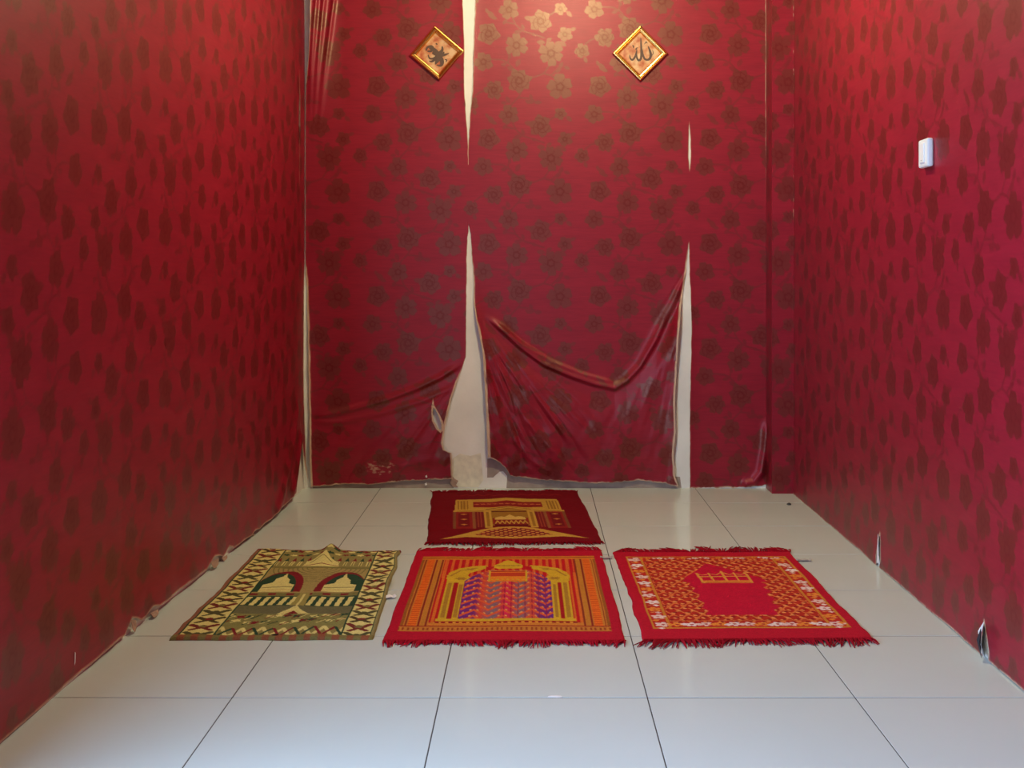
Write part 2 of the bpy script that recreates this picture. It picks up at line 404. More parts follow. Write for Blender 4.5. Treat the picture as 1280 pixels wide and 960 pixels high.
# sheet 1, between the left corner and the first seam
def disp1(x, y):
    base1 = .0008
    fold = np.interp(x, [386, 420, 450, 485, 520, 550, 583], [524, 519, 511, 501, 488, 474, 456])
    t = y - fold
    low = sstep(-4, 50, t)
    d = low * .018 * (1 - .45 * sstep(560, 606, y)) + .002 * (1 - low)
    d = d + .010 * ridge_line(x, y, [(388, 522), (420, 517), (450, 509), (485, 499), (520, 486), (550, 472), (582, 452)], 5, .55)
    d = d + .006 * ridge_line(x, y, [(388, 528), (430, 527), (480, 515), (530, 500), (575, 480)], 4)
    a = np.arctan2(y - 450, 590 - x); rr = np.hypot(x - 590, y - 450)
    d = d + low * .012 * (fbm(a * 9 + 3, rr / 70, 3) - .5) * sstep(15, 60, rr)
    d = d + low * .008 * sag_noise(x * 1.6, y * 2.2)
    d = d + .004 * ridge_line(x, y, [(495, 588), (520, 577), (545, 573), (562, 576)], 6)
    # loose folds at the top of the left corner
    up = sstep(185, 60, y) * sstep(430, 390, x)
    d = d + up * .014 + .022 * sstep(125, 30, y) * np.exp(-(x - 389).clip(0) / 9)
    for xt, xb, am in ((397, 386, .010), (406, 391, .010), (418, 397, .011)):
        d = d + am * ridge_line(x, y, [(xt + 12, -170), (xt, 0), ((xt + xb) / 2 - 1, 90), (xb, 182)], 3.0, 1.0, .62)
    d = d + .010 * np.exp(-(x - 386).clip(0) / 8) * sstep(330, 480, y)
    d = d + .006 * np.exp(-(582 - x).clip(0) / 10) * sstep(185, 90, y)
    d = d + .016 * np.exp(-(583 - x).clip(0) / 14) * sstep(455, 500, y)
    return d + base1
def hole1(x, y):
    cx = np.interp(y, [506, 520, 538], [541.5, 545.5, 551]); hw = np.interp(y, [507, 514, 526, 533, 539], [0, 3.2, 5.2, 3.4, 0])
    q = np.abs(x - cx); ins = (q < hw) & (y > 507) & (y < 539)
    hw2 = np.interp(y, [494, 505, 516, 526, 536, 541], [0, 1.6, 5.2, 7.2, 5.0, 0])
    return ins, sstep(0, .8, hw2 - q) * ((y > 494) & (y < 541))
const = lambda pts: poly_interp(pts)
back_sheet(
    [(-180, 392), (0, 390), (50, 389), (85, 386), (108, 383), (165, 382), (330, 382), (360, 384), (440, 386), (520, 387.5), (600, 389), (612, 390)],
    [(-180, 577), (0, 578.5), (55, 580.5), (110, 580.5), (140, 582), (165, 584), (205, 585.8), (296, 585.6), (303, 584.3), (330, 583.6), (455, 582.5), (477, 575), (507, 565), (542, 556), (562, 554), (572, 556), (576, 565), (600, 566), (612, 566)],
    [(380, 609), (397, 607), (442, 604), (465, 605), (510, 600), (565, 598), (590, 598)],
    disp1, const([(-180, 1.0), (105, .8), (120, .3), (325, .3), (340, 2.2), (612, 2.6)]),
    const([(-180, .7), (140, .9), (205, .9), (207, 0), (295, 0), (310, .8), (455, .8), (480, 2.6), (560, 2.6), (612, 1.6)]), hole1, (476, 584, 22, 12))

# sheet 2, the sagging middle sheet
SW = [(590, 372), (604, 392), (625, 410), (650, 433), (680, 455), (715, 470), (745, 480), (768, 485), (783, 476), (800, 458), (820, 424), (840, 380), (857, 338)]
def disp2(x, y):
    sx = np.array(SW); t = y - np.interp(x, sx[:, 0], sx[:, 1])
    low = sstep(-6, 55, t) * sstep(335, 400, y)
    d = .002 + low * .024 * (1 - .5 * sstep(540, 606, y))
    d = d + .015 * ridge_line(x, y, SW[1:-1], 5.5, .5) + .006 * ridge_line(x, y, [(612, 398), (650, 428), (690, 452), (730, 468), (775, 480)], 3)
    a1 = np.arctan2(y - 372, x - 582); r1 = np.hypot(x - 582, y - 372)
    wob = 5 * sag_noise(x, y)
    lf = sstep(800, 690, x)
    d = d + low * lf * .022 * (fbm(a1 * 9 + 3, r1 / 110, 3) - .5) * sstep(10, 60, r1)
    d = d + low * lf * .010 * (np.abs(fbm(a1 * 17 + 8, r1 / 60, 2) - .5) * 2) * sstep(30, 90, r1)
    a2 = np.arctan2(y - 320, 866 - x); r2 = np.hypot(x - 866, y - 320)
    d = d + low * (1 - lf * .7) * .016 * (fbm(a2 * 10, r2 / 100 + 7, 3) - .5) * sstep(8, 60, r2)
    d = d + .006 * np.sin(a2 * 24 + wob) * sstep(8, 40, r2) * sstep(190, 70, r2) * sstep(.98, 1.2, a2)
    d = d + low * .010 * sag_noise(x * 1.5 + 40, y * 2.0)
    d = d + .004 * ridge_line(x, y, [(655, 520), (690, 560), (720, 585)], 4) + .005 * ridge_line(x, y, [(640, 545), (665, 575), (690, 592)], 4)
    d = d + .020 * np.exp(-(x - 596).clip(0) / 13) * sstep(330, 440, y)
    d = d + .018 * np.exp(-(848 - x).clip(0) / 13) * sstep(325, 430, y)
    d = d + .005 * np.exp(-(x - 590).clip(0) / 8) * sstep(185, 90, y)
    return d
back_sheet(
    [(-180, 598), (0, 595), (80, 592), (130, 591), (150, 588.5), (205, 585.0), (298, 584.8), (317, 588.7), (342, 590), (380, 592.5), (410, 592.5), (430, 596), (470, 603.7), (505, 606), (540, 607.5), (572, 609), (612, 610)],
    [(-180, 862), (150, 862), (165, 861), (190, 860.2), (215, 862), (300, 861.6), (310, 860), (340, 857.5), (365, 853.7), (387, 850), (430, 846), (505, 842.5), (538, 843), (571, 841), (597, 843), (612, 848)],
    [(600, 571), (612, 571), (625, 577), (635, 588), (638, 594), (679, 599), (748, 603), (797, 600), (830, 603), (843, 606), (852, 607)],
    disp2, const([(-180, .8), (150, .9), (205, .9), (207, 0), (298, 0), (330, 1.2), (370, 1.6), (420, 2.6), (575, 4.2), (612, 3)]),
    const([(-180, 0), (150, 0), (160, .8), (210, .8), (216, 0), (300, 0), (312, 1), (345, 2.4), (600, 2.6), (612, 0)]))

# sheet 3, next to the pillar
def disp3(x, y):
    d = .0012 + .004 * sag_noise(x, y) * sstep(300, 500, y)
    d = d + .015 * ridge_line(x, y, [(925, 606), (942, 602), (951, 590), (956, 560), (959, 520)], 4.5)
    d = d + .004 * np.exp(-(x - 863).clip(0) / 8) * sstep(300, 400, y)
    return d.clip(.0005)
PE = 665 + PX0 / S
back_sheet(
    [(-180, 861.4), (150, 861.4), (175, 862.8), (195, 863.2), (215, 861.6), (300, 861.2), (310, 861), (345, 862), (400, 864.2), (440, 863.6), (480, 862.5), (520, 862), (612, 862)],
    [(-180, PE), (612, PE)], [(850, 610), (915, 609.6), (945, 608), (958, 606.5)], disp3,
    const([(-180, 0), (150, 0), (170, .7), (210, .7), (216, 0), (300, 0), (310, .6), (612, .7)]), const([(-180, .8), (120, .7), (260, 0), (612, 0)]))

# grey-brown bands painting the shade under the loose paper, and paper scraps left on the plaster at the foot of the torn gap
def blob(name, pts, mat, parent, thick, place):
    n = len(pts); cx = sum(p[0] for p in pts) / n; cy = sum(p[1] for p in pts) / n
    V = [place(x, y, 0) for x, y in pts] + [place(cx + (x - cx) * .9, cy + (y - cy) * .9, thick) for x, y in pts]
    Fc = [(i, (i + 1) % n, n + (i + 1) % n, n + i) for i in range(n)] + [tuple(range(n, 2 * n))]
    return link(name, mesh(name, V, Fc), mat, parent)
onback = lambda x, y, t: (BX(x), YB - .0004 - t, BZ(y))
M['foot_shade'] = simple('grey_brown_shade', (0.38, 0.31, 0.26), .9, var=.15, vscale=20)  # bare wall in shade, the darkening put into the colour
blob('shade_band', [(391, 598), (470, 597), (520, 592), (566, 590), (567, 611), (391, 611)], M['foot_shade'], wall_back, .0008, onback)
blob('shade_band', [(609, 573), (640, 575), (760, 592), (850, 596), (852, 611), (633, 611), (634, 595), (628, 588), (618, 589), (609, 597)], M['foot_shade'], wall_back, .0008, onback)
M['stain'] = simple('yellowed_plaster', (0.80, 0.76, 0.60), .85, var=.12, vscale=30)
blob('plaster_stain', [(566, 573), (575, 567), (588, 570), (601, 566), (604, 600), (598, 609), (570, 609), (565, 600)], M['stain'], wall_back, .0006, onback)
blob('pale_bit', [(562, 603), (565, 594), (568, 598), (573, 601), (570, 606), (573, 609), (566, 609)], M['backing'], wall_back, .006, onback)
blob('plaster_chip', [(532, 594), (534, 593), (534.5, 596), (532.5, 596.5)], M['whitepaper'], wall_back, .02, onback)
blob('plaster_chip', [(531, 604), (533.5, 603), (534, 606), (531.5, 606.5)], M['whitepaper'], wall_back, .012, onback)

# ---- pillar paper
def flat_sheet(P, px, py, parent, rim=None, holes=None):
    f, v, dt = pattern(px, py); r = np.zeros_like(f) if rim is None else rim
    return grid('wallpaper_strip', P, M['paper'], parent, np.stack([f * (1 - r), v * (1 - r), r, dt], -1), holes)
zz = np.linspace(CEIL, .0006, 420)
u, z = np.meshgrid(np.linspace(PX0, RX(5.66) + .002, 30), zz); yp = 343 - (z - H) / S; xp = 665 + u / S
rim = sstep(0, .5, (fbm(yp / 9, yp * 0 + 2, 3) - .40) * 5 - (RX(5.66) - u) / S) * sstep(330, 250, yp)
flat_sheet(np.stack([u, np.full_like(u, PYF), z], -1), xp, yp, pil, rim)
u, z = np.meshgrid(np.linspace(YB - .002, PYF, 36), zz)
flat_sheet(np.stack([np.full_like(u, PX0), u, z], -1), 960 + (YB - u) / S, 343 - (z - H) / S, pil)

# ---- left wall paper: sheets from the back corner forward, sagging loose at the foot
def left_x(y, z):
    loose = sstep(.55, .0, z) * sstep(4.3, 5.0, y)
    b = .004 + .014 * loose + .010 * sstep(.14, 0, z) * (.4 + fbm(y * 7, z * 2, 2)) * sstep(2.9, 3.5, y)
    fold = ridge_line(y * 100, z * 100, [(566, 46), (545, 22), (520, 6), (505, 0)], 3.0) * .012 + ridge_line(y * 100, z * 100, [(570, 30), (556, 12), (540, 2)], 2.4) * .010
    b = b + fold + .006 * (fbm(y * 3, z * 3, 2) - .5) * sstep(.9, .2, z) + .003 * (fbm(y * 1.2 + 3, z * 1.2, 2) - .4)
    return LX(y) + np.maximum(b, .002)
def left_strip(yf, yk, ny, front=None, back=None, rimf=None, rimk=None):
    s, t = np.meshgrid(np.linspace(0, 1, ny), np.linspace(0, 1, 450))
    z0 = CEIL * (1 - t)
    a = front(z0) if front else np.full_like(z0, yf); k = back(z0) if back else np.full_like(z0, yk)
    y = k + (a - k) * s
    bot = .006 + .020 * fbm(y * 5, y * 0, 3) * sstep(2.8, 3.3, y) + .012 * sstep(5.0, 5.5, y)
    for c, w, h in ((3.46, .06, .030), (3.62, .05, .014), (4.24, .09, .026), (4.42, .05, .014), (4.75, .05, .010)):
        bot = bot + h * np.clip(1 - np.abs(y - c) / w, 0, 1) ** .8
    z = bot + (CEIL - bot) * (1 - t)
    P = np.stack([left_x(y, z), y, z], -1)
    nz = fbm(y * 60, z * 60, 2)
    rim = sstep(0, .002, .004 * (.2 + 1.6 * nz) * (1 + 2.5 * (bot > .05)) - (z - bot))
    if rimk is not None: rim = np.maximum(rim, sstep(0, .004, rimk(z) * (.5 + nz) - (k - y)))
    if rimf is not None: rim = np.maximum(rim, sstep(0, .004, rimf(z) * (.5 + nz) - (y - a)))
    return flat_sheet(P, 300 + (YB - y) / S, 343 - (z - H) / S, wall_left, rim)
zy = lambda y, d=5.68: H - (y - 343) / F * d
SL = 5.685
opening = lambda z: np.interp(z, [zy(186), zy(160), zy(130), zy(110)], [0, .022, .022, 0])
tri = lambda z: np.interp(z, [0, .10, zy(555)], [.27, .17, 0])
left_strip(SL, YB - .004, 26, front=lambda z: SL + opening(z) * .6 + tri(z) * .35, back=lambda z: YB - .003 - np.interp(z, [.0, .9, 1.05], [.03, .012, 0]),
           rimf=lambda z: np.interp(z, [0, .22, .3, 1.4, 1.5, 1.9, 2.0], [.035, .02, 0, 0, .006, .006, 0]), rimk=lambda z: np.interp(z, [0, 1.0, 1.1, 3], [.02, .01, .001, .004]))
left_strip(4.625, SL, 130, back=lambda z: SL - opening(z) * .4 - tri(z) * .65, rimk=lambda z: np.interp(z, [0, .3, .35], [.008, .006, 0]))
left_strip(3.565, 4.625, 130)
left_strip(2.505, 3.565, 130)
left_strip(DOOR[1], 2.505, 30)

# torn scraps hanging from the foot of the left wall
def flap(name, mat, parent, pts):
    """triangulated curled scrap from 3-D points (fan), given thickness"""
    o = link(name, mesh(name, pts, [(0, i, i + 1) for i in range(1, len(pts) - 1)], False), mat, parent)
    m = o.modifiers.new('thickness', 'SOLIDIFY'); m.thickness = .0012; return o
for y, h, l, out in ((3.46, .042, .030, .007), (3.62, .018, .05, .012), (4.22, .030, .07, .010), (4.34, .014, .05, .010), (4.74, .012, .03, .008)):
    x = LX(y) + .012
    flap('torn_flap', M['backing'], wall_left, [(x, y - l * .4, h), (x + out, y - l * .5, h * .35), (x + out * 1.1, y, .004), (x + out * .8, y + l * .6, h * .22), (x + out * .3, y + l * .9, h * .7), (x, y + l * .3, h * .8)])
blob('scuff_mark', [(0, 0), (.006, .004), (.008, .03), (.002, .034)], M['whitepaper'], wall_left, .0006, lambda a, b, t: (LX(3.05) + .0065 + t, 3.05 + a, .04 + b))

# ---- right wall paper
def right_strip(yf, yk, ny):
    y, t = np.meshgrid(np.linspace(yk, yf, ny), np.linspace(0, 1, 450))
    bot = .0008 + .004 * fbm(y * 4 + 50, y * 0, 3) * sstep(5.3, 4.6, y)
    z = bot + (CEIL - bot) * (1 - t)
    off = .004 + .003 * fbm(y * 1.5, z * 1.5 + 9, 2) + .006 * sstep(.12, 0, z) * fbm(y * 6, z, 2)
    # two slits torn up from the floor
    hm = np.zeros_like(y, bool); rim = sstep(0, .002, .002 * (fbm(y * 60, z * 60, 2) * 2) - (z - bot))
    for yc, ht, wd, ln in ((4.245, .125, .030, -.012), (3.225, .100, .030, .02)):
        c = yc + ln * z / ht; hw = wd * np.interp(z, [0, ht * .25, ht], [.6, 1, 0])
        hm |= (np.abs(y - c) < hw) & (z < ht); rim = np.maximum(rim, sstep(0, .003, hw + .004 - np.abs(y - c)) * (z < ht * 1.02))
    holes = hm[:-1, :-1] & hm[1:, :-1] & hm[:-1, 1:] & hm[1:, 1:]
    return flat_sheet(np.stack([RX(y) - off, y, z], -1), 430 + (5.66 - y) / S, 343 - (z - H) / S, wall_right, rim, holes)
right_strip(4.60, 5.66, 150); right_strip(3.54, 4.60, 230); right_strip(2.48, 3.54, 230); right_strip(1.40, 2.48, 50); right_strip(YR, 1.40, 20)
for yc, h in ((4.245, .12),):
    flap('torn_flap', M['whitepaper'], wall_right, [(RX(yc) - .009, yc + .018, .010), (RX(yc) - .012, yc - .030, .018), (RX(yc) - .014, yc - .022, .045), (RX(yc) - .010, yc - .004, .115), (RX(yc) - .009, yc + .012, .06)])
yc = 3.225; x = RX(yc)
flap('torn_flap', M['whitepaper'], wall_right, [(x - .012, yc + .03, .012), (x - .020, yc - .02, .010), (x - .030, yc - .012, .055), (x - .024, yc - .025, .105), (x - .016, yc + .035, .066)])
flap('torn_flap', M['black'], wall_right, [(x - .024, yc - .004, .012), (x - .030, yc - .026, .012), (x - .034, yc - .018, .05), (x - .030, yc - .022, .088), (x - .032, yc + .002, .052)])

# ------------------------------------------------------------------ ceiling lamp (above the frame)
lampo = empty('ceiling_lamp', (LAMP[0], LAMP[1], CEIL)); tag(lampo, 'bare warm bulb in a ceiling holder above the mats', 'lamp')
def lathe(mb, prof, n=20):
    return mb.rings([[(r * math.cos(2 * math.pi * k / n), r * math.sin(2 * math.pi * k / n), z) for k in range(n)] for r, z in prof])
lathe(MB(), [(.055, 0), (.055, -.015), (.03, -.03), (.028, -.045), (.022, -.05)][::-1]).build('lamp_holder', M['white'], lampo, True)
M['bulb'] = emit('lit_bulb', LAMP_COL, 30.0)
bo = lathe(MB(), [(.012, -.205), (.035, -.195), (.05, -.165), (.052, -.135), (.036, -.09), (.018, -.05)]).build('bulb', M['bulb'], lampo, True)
bo.visible_shadow = True
pt = bpy.data.lights.new('bulb_light', 'POINT'); pt.energy = LAMP_W; pt.color = LAMP_COL; pt.shadow_soft_size = .055
ptl = bpy.data.objects.new('bulb_light', pt); col.objects.link(ptl); ptl.location = (LAMP[0], LAMP[1], LAMP[2])

# ------------------------------------------------------------------ prayer mats
class Canvas:
    """weave pattern drawn on numpy arrays; u across (left to right), w from the far edge to the near edge"""
    def __init__(s, nu, nw, base, asp):
        s.u, s.w = np.meshgrid(np.linspace(0, 1, nu), np.linspace(0, 1, nw)); s.C = np.ones((nw, nu, 3)) * np.array(base); s.asp = asp
    def put(s, m, c):
        m = np.clip(np.asarray(m, float), 0, 1)[..., None]; s.C = s.C * (1 - m) + np.array(c) * m; return s
    def rect(s, u0, u1, w0, w1, c): return s.put((s.u >= u0) & (s.u <= u1) & (s.w >= w0) & (s.w <= w1), c)
    def frame(s, u0, u1, w0, w1, t, c):
        ins = (s.u >= u0) & (s.u <= u1) & (s.w >= w0) & (s.w <= w1)
        inn = (s.u >= u0 + t) & (s.u <= u1 - t) & (s.w >= w0 + t / s.asp) & (s.w <= w1 - t / s.asp)
        return s.put(ins & ~inn, c)
    def inside(s, pts):
        m = np.zeros(s.u.shape, bool); n = len(pts)
        for i in range(n):
            (x0, y0), (x1, y1) = pts[i], pts[(i + 1) % n]
            if y0 == y1: continue
            m ^= ((s.w >= min(y0, y1)) & (s.w < max(y0, y1))) & (s.u < x0 + (s.w - y0) * (x1 - x0) / (y1 - y0))
        return m
    def poly(s, pts, c): return s.put(s.inside(pts), c)
    def dist(s, pts):
        best = np.full(s.u.shape, 9.0); A = s.asp
        for (x0, y0), (x1, y1) in zip(pts[:-1], pts[1:]):
            ex, ey = x1 - x0, (y1 - y0) * A; L2 = ex * ex + ey * ey + 1e-12
            t = np.clip(((s.u - x0) * ex + (s.w - y0) * A * ey) / L2, 0, 1)
            best = np.minimum(best, np.hypot(s.u - x0 - t * ex, (s.w - y0) * A - t * ey))
        return best
    def line(s, pts, t, c): return s.put(s.dist(pts) < t, c)
    def disc(s, cu, cw, r, c, sq=1.0): return s.put(np.hypot(s.u - cu, (s.w - cw) * s.asp * sq) < r, c)
    def sprig(s, cu, cw, r, c, n=5, rot=0):
        du, dw = s.u - cu, (s.w - cw) * s.asp; d = np.hypot(du, dw); a = np.arctan2(dw, du) + rot
        return s.put(d < r * (.58 + .5 * np.abs(np.cos(n / 2 * a))), c)

def lin(r, g, b): return tuple(((c / 255) / 12.92 if c < 10 else ((c / 255 + .055) / 1.055) ** 2.4) for c in (r, g, b))
CR, RED, DKR = lin(186, 12, 40), lin(196, 22, 26), lin(120, 4, 14)
GOLD, ORG, BRN = lin(226, 174, 56), lin(236, 116, 36), lin(120, 58, 22)

def mat_arches(c):            # crimson mat with golden arch, woven purple field
    c.rect(.05, .952, .085, .915, lin(206, 128, 44))
    for a in (0, 1):
        m = lambda u0, u1, cc: c.rect(*( (u0, u1) if not a else (1.002 - u1, 1.002 - u0)), .085, .915, cc)
        m(.05, .062, lin(160, 92, 30)); m(.066, .074, lin(150, 60, 24)); m(.082, .118, lin(236, 112, 28)); m(.122, .130, lin(140, 40, 22)); m(.134, .150, lin(196, 128, 40)); m(.154, .162, lin(140, 50, 24))
        m(.166, .186, lin(206, 140, 48))
    c.put(((c.u > .082) & (c.u < .118) | (c.u > .884) & (c.u < .92)) & (np.sin(c.w * 320) > .3) & (c.w > .085) & (c.w < .915), lin(214, 88, 22))
    c.put((c.w > .085) & (c.w < .125) & (c.u > .05) & (c.u < .952), lin(214, 122, 36)); c.put((c.w > .10) & (c.w < .108) & (c.u > .05) & (c.u < .952), lin(150, 66, 24))
    c.rect(.166, .836, .125, .84, RED)
    st = (np.sin(c.u * 2 * math.pi * 29) > .15) & (c.u > .17) & (c.u < .832) & (c.w > .125) & (c.w < .36); c.put(st, lin(222, 104, 40))
    st = (np.sin(c.u * 2 * math.pi * 40) > .0) & ((c.u > .166) & (c.u < .20) | (c.u > .802) & (c.u < .836)) & (c.w > .3) & (c.w < .84); c.put(st, lin(222, 110, 36))
    # arch and columns
    yl = lin(214, 172, 40); gd = lin(176, 128, 40)
    for a in (0, 1):
        mu = (lambda p: [(x, y) for x, y in p]) if not a else (lambda p: [(1.002 - x, y) for x, y in p])
        c.poly(mu([(.205, .40), (.240, .40), (.240, .80), (.205, .80)]), yl); c.poly(mu([(.213, .42), (.232, .42), (.232, .79), (.213, .79)]), gd)
        c.poly(mu([(.240, .40), (.262, .40), (.262, .80), (.240, .80)]), lin(170, 24, 22))
        c.poly(mu([(.262, .42), (.292, .42), (.292, .80), (.262, .80)]), yl); c.poly(mu([(.268, .44), (.284, .44), (.284, .79), (.268, .79)]), gd)
        c.poly(mu([(.196, .33), (.30, .33), (.32, .37), (.30, .42), (.205, .42)]), yl)
        c.poly(mu([(.196, .37), (.205, .30), (.25, .245), (.33, .215), (.385, .205), (.40, .225), (.37, .26), (.31, .30), (.29, .36), (.27, .37)]), yl)
        c.line(mu([(.215, .34), (.26, .27), (.34, .24)]), .006, gd); c.sprig(mu([(.27, .37)])[0][0], .37, .028, gd, 6); c.sprig(mu([(.31, .255)])[0][0], .255, .022, gd, 5)
        c.poly(mu([(.385, .22), (.44, .22), (.40, .275), (.385, .31)]), lin(190, 20, 30))
    # woven field
    ins = c.inside([(.292, .80), (.292, .40), (.33, .33), (.40, .27), (.60, .27), (.672, .33), (.71, .40), (.71, .80)])
    f = (c.u - .292) / .418
    fc = np.zeros(c.C.shape)
    stops = [(0, (110, 40, 130)), (.16, (128, 44, 110)), (.22, (216, 70, 46)), (.30, (150, 96, 104)), (.38, (130, 106, 116)), (.45, (206, 44, 62)), (.5, (220, 40, 84)), (.55, (206, 44, 62)), (.62, (130, 106, 116)), (.70, (150, 96, 104)), (.78, (216, 70, 46)), (.84, (128, 44, 110)), (1, (110, 40, 130))]
    for k in range(3): fc[..., k] = np.interp(f, [s[0] for s in stops], [lin(*s[1])[k] for s in stops])
    ci = np.floor((c.u - .292) * 31); lu = ((c.u - .292) * 31) % 1; sg = np.where((ci // 2) % 2 == 0, 1, -1)
    ph = (c.w * 17 + sg * lu * .55 + .5 * (ci % 2)) % 1
    fc = np.where(((ph < .34) & (lu > .10))[..., None], np.array(lin(224, 92, 48)), fc)
    fc = np.where(((ph > .80) & (lu > .35) & (lu < .65))[..., None], np.array(lin(226, 160, 90)), fc)
    fc = np.where(((lu < .10) & (ph > .3))[..., None], np.array(lin(150, 30, 60)), fc)
    c.C = np.where(ins[..., None], fc, c.C)
    # crown and box over the field
    c.poly([(.425, .235), (.43, .20), (.46, .175), (.475, .15), (.50, .135), (.525, .15), (.54, .175), (.57, .20), (.575, .235), (.55, .25), (.45, .25)], yl)
    for q in (.45, .475, .50, .525, .55): c.sprig(q, .21, .014, gd, 5)
    c.rect(.405, .595, .275, .405, lin(232, 128, 34)); c.rect(.405, .595, .275, .29, lin(180, 40, 28)); c.rect(.412, .588, .30, .345, lin(200, 64, 30))
    c.line([(.412, .36), (.588, .36)], .004, yl); c.frame(.405, .595, .275, .405, .006, yl)
    for q in np.linspace(.425, .575, 7): c.disc(q, .382, .008, yl)
    # sills
    c.rect(.196, .806, .80, .825, yl); c.rect(.19, .812, .828, .842, lin(150, 24, 20)); c.put((np.sin(c.u * 210) > .2) & (c.u > .19) & (c.u < .812) & (c.w > .829) & (c.w < .841), lin(226, 150, 50))
    c.rect(.166, .836, .842, .866, lin(210, 130, 44)); c.rect(.05, .952, .866, .875, lin(160, 40, 24)); c.rect(.05, .952, .875, .915, lin(200, 124, 44))
    c.put((np.sin(c.u * 300) > .2) & (np.abs(c.w - .895) < .012) & (c.u > .05) & (c.u < .952), lin(160, 70, 28))

def mat_field(c):             # crimson mat with a plain pointed field and floral border
    c.rect(.055, .945, .075, .90, lin(190, 40, 26))
    lat = (np.abs(np.sin((c.u * 30 + c.w * 26) * 1.5) * np.sin((c.u * 30 - c.w * 26) * 1.5)) < .20)
    c.rect(.15, .85, .11, .85, lin(186, 44, 24)); reg = (c.u > .15) & (c.u < .85) & (c.w > .11) & (c.w < .85)
    c.put(lat & reg, lin(222, 118, 56)); c.put((np.sin(c.u * 97) * np.sin(c.w * 130 + 1) > .62) & reg, lin(232, 150, 84))
    c.put((np.sin(c.u * 97 + 2) * np.sin(c.w * 130 - 1) > .62) & reg, lin(150, 22, 22))
    for u0 in (.055, .13, .858, .933): c.rect(u0, u0 + .013, .075, .90, lin(206, 132, 44))
    c.rect(.055, .945, .075, .083, lin(206, 132, 44)); c.rect(.055, .945, .89, .90, lin(206, 132, 44)); c.rect(.143, .858, .825, .831, lin(196, 90, 40))
    r_ = random.Random(3); cols = (lin(236, 200, 190), lin(232, 140, 50), lin(240, 220, 214), lin(170, 20, 40))
    for i in range(11):
        w = .12 + i * .074
        for u0 in (.099, .903):
            q = cols[(i * 2 + (u0 > .5)) % 3]; c.sprig(u0 + r_.uniform(-.008, .008), w, .034, q, 5, i); c.disc(u0, w, .007, lin(190, 60, 40))
            c.line([(u0 - .02, w + .035), (u0 + .02, w + .02)], .004, lin(220, 140, 90)); c.sprig(u0 + r_.uniform(-.02, .02), w + .035, .014, cols[(i + 1) % 3], 4)
    for i in range(13):
        u = .11 + i * .065
        for w0, rr in ((.862, .030), (.098, .018)):
            c.sprig(u, w0, rr, cols[i % 3], 5, i * .7); c.disc(u, w0, rr * .3, lin(170, 30, 40)); c.sprig(u + .033, w0 + r_.uniform(-.01, .01), rr * .6, cols[(i + 1) % 3], 4)
    # plain field with stepped edges
    L = [(.475, .17), (.455, .20), (.40, .27), (.325, .35), (.305, .40), (.335, .42), (.32, .45), (.345, .48), (.32, .52), (.35, .56), (.325, .61), (.352, .65), (.325, .70), (.348, .73), (.325, .775)]
    R = [(.665, .775), (.66, .73), (.70, .70), (.672, .65), (.705, .61), (.68, .56), (.715, .52), (.69, .48), (.725, .45), (.70, .42), (.735, .40), (.71, .36), (.60, .28), (.53, .20)]
    c.poly(L + R, lin(198, 12, 50))
    bx = lin(226, 150, 60)
    c.rect(.395, .655, .395, .425, lin(222, 130, 50)); c.line([(.395, .42), (.655, .42)], .006, lin(200, 100, 40))
    c.line([(.395, .30), (.405, .42)], .007, bx); c.line([(.65, .30), (.655, .42)], .007, bx); c.line([(.395, .345), (.655, .345)], .006, bx); c.line([(.46, .30), (.462, .40)], .005, bx); c.line([(.53, .28), (.53, .40)], .006, bx); c.line([(.59, .30), (.592, .40)], .005, bx)
    c.line([(.395, .31), (.425, .325), (.46, .31), (.495, .325), (.53, .29), (.56, .325), (.59, .31), (.62, .325), (.65, .31)], .004, bx)

